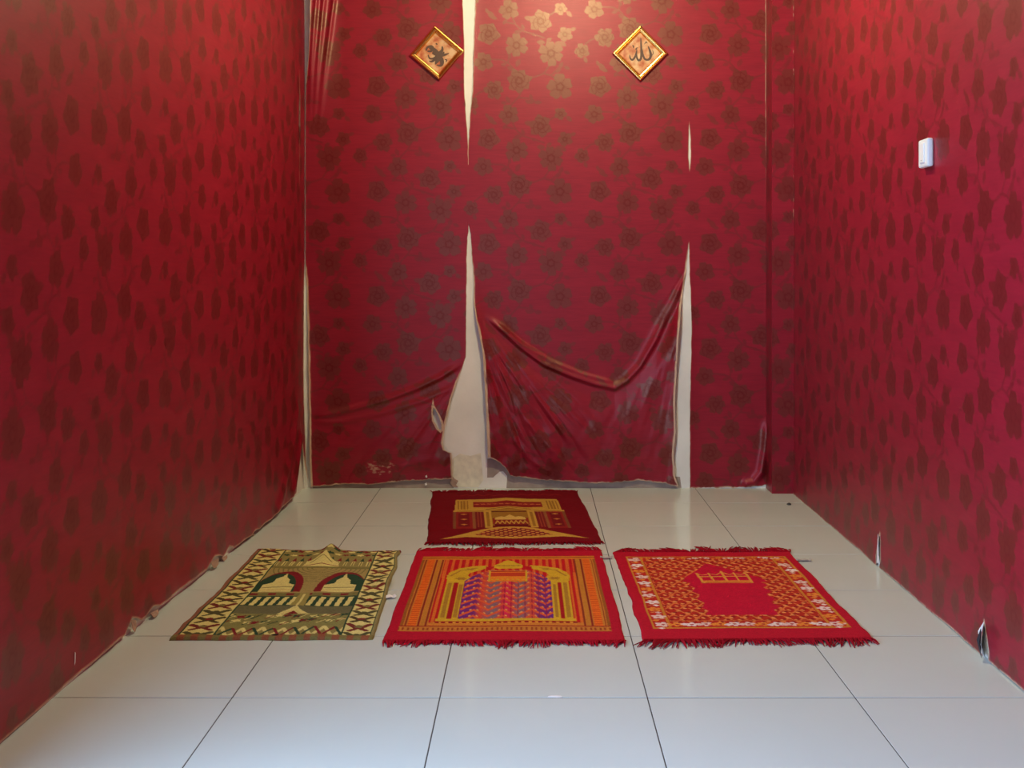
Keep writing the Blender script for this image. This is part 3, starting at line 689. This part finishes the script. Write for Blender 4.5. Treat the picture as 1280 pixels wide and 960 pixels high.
def mat_green(c):             # cream and olive mat with two domed arches
    cream, olive, dgr, red = lin(226, 216, 138), lin(128, 122, 70), lin(46, 74, 52), lin(130, 34, 40)
    tan = lin(178, 158, 100)
    c.C[:] = np.array(tan)
    r_ = random.Random(5)
    # middle, from the far edge to the near
    c.rect(.2, .85, 0, .27, lin(150, 140, 84))
    for i in range(13):
        u = .22 + i * .05
        c.sprig(u, .03, .026, (cream, dgr, red)[i % 3], 4, i); c.sprig(u + .02, .085, .024, (dgr, cream, red)[i % 3], 5, i * 2); c.poly([(u - .016, .17), (u, .12), (u + .016, .17)], (red, dgr)[i % 2])
        c.rect(u - .012, u + .010, .17, .235, cream); c.line([(u, .175), (u, .235)], .004, olive)
    c.poly([(.40, .25), (.41, .19), (.455, .15), (.50, .06), (.555, .14), (.62, .19), (.64, .25)], cream); c.line([(.41, .24), (.52, .215), (.63, .24)], .006, red); c.line([(.44, .20), (.50, .12), (.58, .19)], .004, olive)
    c.rect(.2, .85, .25, .27, olive)
    c.rect(.2, .85, .27, .56, lin(168, 150, 92))
    for s in range(9): c.put((np.abs(np.hypot((c.u - .525) * 1.0, (c.w - .27) * c.asp * .9) - .05 - s * .03) < .004) & (c.w > .27) & (c.w < .56), olive)
    for cu, sg in ((.345, 1), (.715, -1)):
        c.put((np.hypot((c.u - cu) / .145, (c.w - .52) / .21) < 1) & (c.w < .545), red)
        c.put((np.hypot((c.u - cu + .022 * sg) / .125, (c.w - .53) / .19) < 1) & (c.w < .545), dgr)
        c.poly([(cu - .10, .545), (cu - .10, .47), (cu - .045, .455), (cu - .04, .415), (cu - .012, .385), (cu, .33), (cu + .014, .385), (cu + .045, .42), (cu + .05, .46), (cu + .09, .475), (cu + .09, .545)], cream)
        c.line([(cu - .095, .50), (cu + .085, .50)], .004, olive); c.line([(cu - .095, .525), (cu + .085, .525)], .004, lin(190, 140, 80))
    c.rect(.2, .85, .555, .59, olive); c.put((c.w > .56) & (c.w < .58) & (np.sin(c.u * 60) > .2) & (c.u > .2) & (c.u < .85), red)
    c.rect(.2, .85, .59, .70, dgr)
    c.put((c.w > .60) & (c.w < .695) & (np.sin((c.u + (c.w - .65) * .12) * 2 * math.pi * 19) > -.1) & (c.u > .2) & (c.u < .85), cream)
    c.poly([(.50, .56), (.56, .56), (.57, .70), (.61, .76), (.45, .76), (.49, .70)], lin(160, 150, 84)); c.line([(.53, .57), (.53, .70)], .006, cream)
    c.rect(.2, .85, .70, .78, lin(112, 110, 78)); c.poly([(.45, .78), (.50, .735), (.53, .70), (.56, .735), (.62, .78)], cream); c.poly([(.49, .785), (.53, .75), (.57, .785)], red)
    c.rect(.2, .85, .78, .90, lin(140, 138, 80))
    for i in range(26):
        u = .215 + (i % 13) * .05 + r_.uniform(-.01, .01); w = .80 + .05 * (i // 13) + r_.uniform(-.01, .01)
        c.sprig(u, w, .024, (cream, red, dgr, olive, cream)[i % 5], 4, i); c.line([(u - .02, w + .02), (u + .02, w - .012)], .004, (dgr, red, cream)[i % 3])
    c.rect(.2, .85, .90, 1, lin(146, 136, 78))
    for i in range(7):
        u = .22 + i * .105; c.line([(u - .05, .985), (u, .91), (u + .05, .985)], .011, cream); c.line([(u - .05, .91), (u, .985), (u + .05, .91)], .008, (dgr, red)[i % 2])
    # cream borders with curling leaves
    for u0, u1 in ((.035, .205), (.845, .985)):
        c.rect(u0, u1, 0, 1, cream); um = (u0 + u1) / 2; hw = (u1 - u0) / 2
        for i in range(15):
            w = .03 + i * .067; k = (i % 3)
            dk = (lin(84, 70, 40), lin(120, 50, 40), lin(86, 84, 50))[k]
            c.line([(um - hw * .75, w - .012), (um - hw * .2, w + .012), (um, w)], .016, dk); c.line([(um + hw * .75, w - .012), (um + hw * .2, w + .012), (um, w)], .016, dk)
            c.line([(um - hw * .6, w + .035), (um - hw * .1, w + .018)], .013, dk); c.line([(um + hw * .6, w + .035), (um + hw * .1, w + .018)], .013, dk)
            c.sprig(um, w + .004, .022, (red, olive, dk)[k], 4, i)
        c.rect(u0 - .006, u0 + .002, 0, 1, dgr); c.rect(u1 - .002, u1 + .006, 0, 1, dgr)
    c.rect(0, .028, 0, 1, lin(150, 100, 78)); c.rect(.985, 1, 0, 1, lin(150, 140, 92)); c.rect(.978, .985, 0, 1, dgr)
    c.put((c.w > .975) & (np.sin(c.u * 90) > 0), lin(130, 120, 70)); c.put((c.w > .975) & (np.sin(c.u * 90) <= 0), lin(150, 90, 60)); c.put((c.w < .02) & (np.sin(c.u * 70) > 0), red)
    c.disc(.515, .975, .018, lin(18, 14, 12))

def mat_mosque(c):            # dark red mat with golden gateway
    c.C[:] = np.array(DKR)
    yl, gd, rd, dk = lin(204, 158, 62), lin(160, 112, 36), lin(146, 34, 26), lin(96, 10, 14)
    for i in range(9): c.line([(.2 + i * .075, .10), (.235 + i * .075, .075), (.27 + i * .075, .10)], .007, lin(150, 30, 24))
    c.poly([(.165, .19), (.35, .18), (.5, .155), (.65, .18), (.835, .19), (.84, .42), (.155, .42)], yl); c.poly([(.175, .22), (.245, .22), (.245, .40), (.175, .40)], gd); c.poly([(.755, .22), (.825, .22), (.825, .40), (.755, .40)], gd)
    for q in (.19, .21, .23, .77, .79, .81): c.line([(q, .22), (q, .40)], .003, yl)
    c.poly([(.275, .245), (.40, .245), (.50, .21), (.60, .245), (.725, .245), (.725, .36), (.60, .365), (.50, .335), (.40, .365), (.275, .36)], rd)
    for i in range(11): c.sprig(.30 + i * .04, .30 - .02 * (1 - abs(i - 5) / 5), .018, lin(196, 110, 60), 4, i)
    c.poly([(.30, .42), (.42, .405), (.50, .375), (.58, .405), (.70, .42)], gd); c.line([(.36, .40), (.5, .355), (.64, .40)], .005, dk)
    c.rect(.15, .85, .42, .45, yl); c.rect(.17, .83, .43, .44, gd)
    # side boxes and columns
    for a in (0, 1):
        m = lambda u0, u1, w0, w1, cc: c.rect(*((u0, u1) if not a else (1 - u1, 1 - u0)), w0, w1, cc)
        m(.15, .165, .45, .77, lin(130, 74, 40)); m(.165, .265, .45, .77, rd); m(.18, .25, .48, .74, lin(120, 20, 20)); m(.265, .285, .45, .77, lin(150, 90, 48)); m(.285, .34, .45, .75, lin(124, 30, 24))
        m(.298, .304, .45, .75, lin(170, 80, 46)); m(.318, .324, .45, .75, lin(170, 80, 46)); m(.34, .385, .43, .76, yl); m(.352, .374, .46, .74, gd)
        for w in (.50, .60, .70): c.sprig(.215 if not a else .785, w, .018, lin(206, 140, 60), 4)
    c.rect(.385, .615, .43, .72, gd); c.rect(.39, .61, .58, .70, rd); c.rect(.39, .61, .44, .46, dk)
    c.poly([(.40, .62), (.41, .565), (.445, .545), (.465, .56), (.50, .515), (.535, .56), (.555, .545), (.59, .565), (.60, .62)], lin(214, 176, 90)); c.poly([(.40, .70), (.40, .61), (.60, .61), (.60, .70)], lin(140, 40, 26))
    for i in range(7): c.line([(.405 + i * .028, .685), (.419 + i * .028, .625), (.433 + i * .028, .685)], .004, yl)
    c.rect(.40, .60, .70, .725, dk)
    # lens below
    c.poly([(.07, .955), (.20, .87), (.32, .79), (.42, .745), (.50, .735), (.58, .745), (.68, .79), (.80, .87), (.93, .945), (.78, .915), (.62, .935), (.5, .945), (.38, .935), (.22, .915)], yl)
    c.poly([(.27, .885), (.36, .80), (.44, .765), (.50, .755), (.56, .765), (.64, .80), (.73, .885), (.60, .91), (.5, .915), (.40, .91)], rd)
    reg = c.inside([(.27, .885), (.36, .80), (.44, .765), (.50, .755), (.56, .765), (.64, .80), (.73, .885), (.60, .91), (.5, .915), (.40, .91)])
    c.put(reg & (np.sin(c.u * 120) * np.sin(c.w * 150) > .25), lin(206, 150, 70)); c.put(reg & (np.sin(c.u * 120 + 2) * np.sin(c.w * 150 + 1) > .6), lin(90, 14, 16))

def make_mat(corners, draw, label, base, wavy=.006, nu=220, nw=340, fringe=None, lens=(.035, .035), seed=1, tags=(), ripple=.004, bumps=()):
    """corners: far-left, far-right, near-right, near-left as (x, y)"""
    r_ = np.random.default_rng(seed)
    FL, FR, NR, NL = [np.array(p, float) for p in corners]
    wid = np.linalg.norm(NR - NL); lng = np.linalg.norm(FL - NL); asp = lng / wid
    c = Canvas(nu, nw, base, asp); draw(c)
    u, w = c.u, c.w; o = seed * 13.7
    P2 = ((FL * (1 - u[..., None]) + FR * u[..., None]) * (1 - w[..., None]) + (NL * (1 - u[..., None]) + NR * u[..., None]) * w[..., None])
    ex, ey = (NR - NL) / wid, (FL - NL) / lng
    side = (fbm(w * 7 + o, w * 0 + np.round(u) * 3, 3) - .5) * 2 * wavy * np.abs(2 * u - 1) ** 6 * np.sign(u - .5)
    endw = (fbm(u * 6 + o, u * 0 + np.round(w) * 5, 3) - .5) * 2 * wavy * np.abs(2 * w - 1) ** 6
    P2 = P2 + ex * side[..., None] + ey * endw[..., None]
    z = .0055 + ripple * (fbm(u * 5 + o, w * 7, 3) - .3).clip(0) + .0006 * fbm(u * 120, w * 180, 1)
    edge = np.minimum(np.minimum(u, 1 - u) * wid, np.minimum(w, 1 - w) * lng); z = np.where(edge <= 1e-6, .0006, z - .002 * sstep(.008, 0, edge))
    root = empty('prayer_mat', (*((FL + FR + NR + NL) / 4), 0)); tag(root, label, 'mat', 'prayer mats on the tiled floor')
    for bu, bw, bs, bh in bumps: z = z + bh * np.exp(-((u - bu) / bs) ** 2 - ((w - bw) / (bs * 1.2)) ** 2)
    org = np.array([*root.location])
    C = c.C * (1 + .16 * (fbm(u * 70, w * 110, 2) - .5)[..., None])
    grid('woven_panel', np.concatenate([P2, z[..., None]], -1) - org, M['weave'], root, C, attr='weave')
    if fringe:
        for end in (0, 1):
            mb = MB(); A, B, d = (FL, FR, ey) if end == 0 else (NL, NR, -ey); nst = int(wid / .0046)
            for i in range(nst):
                f = (i + .5) / nst; base_p = A + (B - A) * f - d * .006; q = fbm(np.array(f * 14 + o), np.array(end * 7.0), 2)
                l = lens[end] * (.45 + 1.0 * float(q)) * r_.uniform(.8, 1.12); sw = (float(noise(f * 11 + o, end * 3.0)) - .5) * 1.2 + r_.normal(0, .16)
                dirn = d * math.cos(sw) + ex * math.sin(sw); hw = .0030
                pts = [base_p, base_p + dirn * l * .5, base_p + dirn * l + ex * r_.normal(0, .003)]
                zs = (.006, .0055 + r_.uniform(0, .003), .0022)
                mb.rings([[(*(p - ex * h), zq), (*(p), zq + h * .9), (*(p + ex * h), zq), (*(p), max(.0008, zq - h))] for p, zq, h in zip(pts, zs, (hw, hw * .9, hw * .35))])
            V = np.array(mb.V) - org; me = mesh('fringe', V, mb.F)
            a = me.attributes.new('weave', 'FLOAT_COLOR', 'POINT'); cc = np.ones((len(V), 4), np.float32); cc[:, :3] = np.array(fringe) * (.8 + .4 * r_.random((len(V) // 12, 1))).repeat(12, 0)
            a.data.foreach_set('color', cc.ravel()); tag(link('fringe', me, M['weave'], root), kind='stuff')
    for (tx, ty, tw, tl, rot, mt) in tags:
        mb = MB(); cs, sn = math.cos(rot), math.sin(rot)
        R = []
        for i in range(7):
            t = i / 6 - .5; zz2 = .003 + .005 * math.sin(i * 1.3) ** 2
            R.append([(tx + cs * tl * t - sn * q, ty + sn * tl * t + cs * q, zz2 + k) for q, k in ((-tw / 2, 0), (tw / 2, 0), (tw / 2, .001), (-tw / 2, .001))])
        mb.rings(R); me = mesh('care_label', np.array(mb.V) - org, mb.F); tag(link('care_label', me, M[mt], root), 'small cloth label sticking out from the edge')
    return root

def G(x, y):  # a point on the floor seen at photo pixel (x, y)
    d = F * H / (y - 343.0); return ((x - 665.0) * d / F, d)
make_mat([G(322, 688.5), G(501, 690.5), G(464, 800), G(211, 801.5)], mat_green, 'olive and cream prayer mat with two domed arches, nearest the left wall', lin(178, 158, 100), wavy=.008, seed=2, ripple=.012, bumps=((.52, .01, .045, .020), (.5, .12, .06, .008), (.97, .45, .05, .012), (.98, .12, .05, .010)),
         tags=((*G(484, 748), .030, .055, .3, 'whitepaper'),))
make_mat([G(521, 691), G(752, 690), G(783, 804), G(478, 804)], mat_arches, 'crimson prayer mat with golden arch over a purple woven field', CR, fringe=lin(170, 10, 34), lens=(.075, .050), seed=3, wavy=.005,
         tags=((*G(757, 698.5), .022, .05, .05, 'greytag'),))
make_mat([G(767, 692), G(988, 691), G(1092, 801), G(805, 803)], mat_field, 'crimson prayer mat with plain pointed field and floral border, nearest the right wall', lin(190, 14, 40), fringe=lin(156, 8, 30), lens=(.085, .060), seed=4, wavy=.008,
         tags=((*G(1004, 701.5), .022, .055, .0, 'greytag'),))
make_mat([G(540, 616.5), G(722, 615.5), G(754, 679), G(533, 680)], mat_mosque, 'dark red prayer mat with golden gateway lying closest to the back wall', DKR, fringe=lin(132, 6, 22), lens=(.062, .045), seed=5, wavy=.006)

# ------------------------------------------------------------------ framed calligraphy
def ribbon(mb, pts, widths, t=.0012):
    pts = [np.array(p, float) for p in pts]; fine = []
    n = len(pts)
    for i in range(n - 1):
        p0, p1, p2, p3 = pts[max(i - 1, 0)], pts[i], pts[i + 1], pts[min(i + 2, n - 1)]
        for k in range(6):
            s = k / 6; fine.append((.5 * ((2 * p1) + (p2 - p0) * s + (2 * p0 - 5 * p1 + 4 * p2 - p3) * s * s + (3 * p1 - p0 - 3 * p2 + p3) * s ** 3), widths[i] * (1 - s) + widths[i + 1] * s))
    fine.append((pts[-1], widths[-1])); R = []
    for i, (p, w) in enumerate(fine):
        d = fine[min(i + 1, len(fine) - 1)][0] - fine[max(i - 1, 0)][0]; d = d / (np.hypot(*d) + 1e-9); nrm = np.array([-d[1], d[0]]) * w / 2
        a, b = p + nrm, p - nrm; R.append([(a[0], 0, a[1]), (b[0], 0, b[1]), (b[0], -t, b[1]), (a[0], -t, a[1])])
    mb.rings(R)
def picture(cx, cy, half, rot, strokes, label, k=9.4, wk=1.0):
    """diamond picture hung on the back wall; strokes in 1173x960 crop pixels around their own centre"""
    root = empty('picture_frame', (BX(cx), YB - .006, BZ(cy)))
    tag(root, label, 'picture', 'diamond hung gilt pictures')
    # square moulding profile: (inset from the outer edge, depth)
    prof = [(i_ * .86, d_) for i_, d_ in [(0, 0), (0, .010), (.004, .016), (.009, .017), (.012, .011), (.015, .010), (.019, .016), (.024, .015), (.028, .006), (.030, .003), (.030, 0)]]
    a = half * S; mb = MB(); cs = [(math.cos(rot + math.pi / 2 * q + math.pi / 2), math.sin(rot + math.pi / 2 * q + math.pi / 2)) for q in range(4)]
    n = len(prof)
    for q in range(4):
        (c0, s0), (c1, s1) = cs[q], cs[(q + 1) % 4]; R = []
        for (cc, ss) in ((c0, s0), (c1, s1)):
            R.append([(cc * (a - i * math.sqrt(2)), -d, ss * (a - i * math.sqrt(2))) for i, d in prof])
        b = MB(); b.rings(R); b.build('frame_side', M['gold'], root)
    i = a - .0252 * math.sqrt(2)
    V = [(c * i, -.004, s * i) for c, s in cs]
    V2 = [(c * i, -.001, s * i) for c, s in cs]
    pr = link('print', mesh('print', V + V2, [(0, 1, 2, 3), (7, 6, 5, 4), (0, 4, 5, 1), (1, 5, 6, 2), (2, 6, 7, 3), (3, 7, 4, 0)]), M['print'], root)
    mb = MB(); cr, sr = math.cos(rot), math.sin(rot)
    for si, (pts, ws) in enumerate(strokes):
        ribbon(mb, [(((x) / k * S) * cr - (-(y) / k * S) * sr, ((x) / k * S) * sr + (-(y) / k * S) * cr) for x, y in pts], [w * wk / k * S for w in ws], .0006 + .0003 * si)
    V = np.array(mb.V) + np.array([0, -.0042, 0]); le = link('lettering', mesh('lettering', V, mb.F), M['ink'], pr); tag(le, 'dark brown brushed calligraphy')
    return root
o = lambda P: [(x - 590, y - 510) for x, y in P]
ALLAH = [(o([(597, 325), (600, 400), (604, 480), (602, 550), (585, 600)]), (8, 20, 26, 28, 10)),
         (o([(683, 425), (705, 480), (714, 530), (700, 570), (670, 582), (640, 568), (622, 520), (614, 460)]), (10, 26, 30, 28, 22, 24, 20, 8)),
         (o([(603, 565), (575, 590), (552, 560), (546, 515), (552, 468)]), (24, 24, 22, 18, 8)),
         (o([(548, 480), (530, 545), (500, 582), (474, 566), (466, 525)]), (12, 22, 24, 18, 6)),
         (o([(500, 412), (512, 428), (508, 446)]), (10, 16, 6)), (o([(640, 400), (660, 372), (672, 390)]), (6, 12, 6)), (o([(735, 470), (742, 505), (730, 530)]), (5, 9, 5)),
         (o([(560, 440), (540, 455), (552, 472)]), (8, 14, 8))]
o = lambda P: [(x - 605, y - 510) for x, y in P]
SECOND = [(o([(478, 470), (500, 432), (545, 425), (565, 455), (535, 480), (495, 478)]), (16, 22, 26, 26, 22, 14)),
          (o([(520, 440), (575, 470), (625, 540), (655, 610), (640, 655), (590, 650)]), (20, 44, 52, 46, 30, 8)),
          (o([(672, 435), (668, 480), (630, 520), (590, 560), (545, 600), (505, 595)]), (14, 28, 44, 36, 24, 6)),
          (o([(745, 522), (695, 535), (640, 535), (590, 515), (550, 500)]), (6, 26, 44, 44, 20)),
          (o([(690, 500), (660, 540), (600, 600), (575, 640)]), (10, 30, 40, 10)),
          (o([(500, 520), (512, 560), (545, 570), (580, 550)]), (8, 16, 18, 8)), (o([(690, 590), (712, 600), (700, 622)]), (8, 14, 6)), (o([(600, 395), (618, 408)]), (10, 14))]
picture(800, 67.5, 35, 0.0, ALLAH, 'diamond gilt framed calligraphy of one upright word, on the right')
picture(546.5, 67, 34.5, math.radians(4.5), SECOND, 'tilted diamond gilt framed dense dark calligraphy beside the torn seam', 9.4, 1.1)

# ------------------------------------------------------------------ light switch on the right wall
sx, sy, sz = float(RX(3.70)) - .0055, 3.70, 1.387
sw = empty('light_switch', (sx, sy, sz)); tag(sw, 'white plastic rocker light switch on the right wall', 'light switch')
MB().box(-.020, 0, -.043, .043, -.043, .043).build('plate', M['white'], sw, bevel=.006)
MB().box(-.024, -.018, -.020, .020, -.030, .030).build('rocker', M['white'], sw, bevel=.002)
MB().box(-.0245, -.022, -.004, .004, -.024, -.021).build('indicator', M['greytag'], sw)

# ------------------------------------------------------------------ bits on the floor
def crumb(name, x, y, r, h, mat, label, cat, sx_=1.0):
    mb = MB(); n = 9; rr = random.Random(int(x * 100)); k = [rr.uniform(.75, 1.2) for _ in range(n)]
    mb.rings([[(q * r * sx_ * k[i] * math.cos(2 * math.pi * i / n), q * r * k[i] * math.sin(2 * math.pi * i / n), z) for i in range(n)] for q, z in ((1, 0), (.95, h * .5), (.5, h))])
    ob = mb.build(name, mat); ob.location = (x, y, .0004); tag(ob, label, cat)
crumb('floor_crumb', *G(986.5, 631), .011, .008, M['black'], 'tiny dark crumb on the tiles near the pillar', 'crumb')
crumb('pale_bit', *G(694, 871), .007, .0015, M['whitepaper'], 'tiny white speck on the tile joint in front', 'speck', 2.4)  # small flat white piece, stretched along the joint
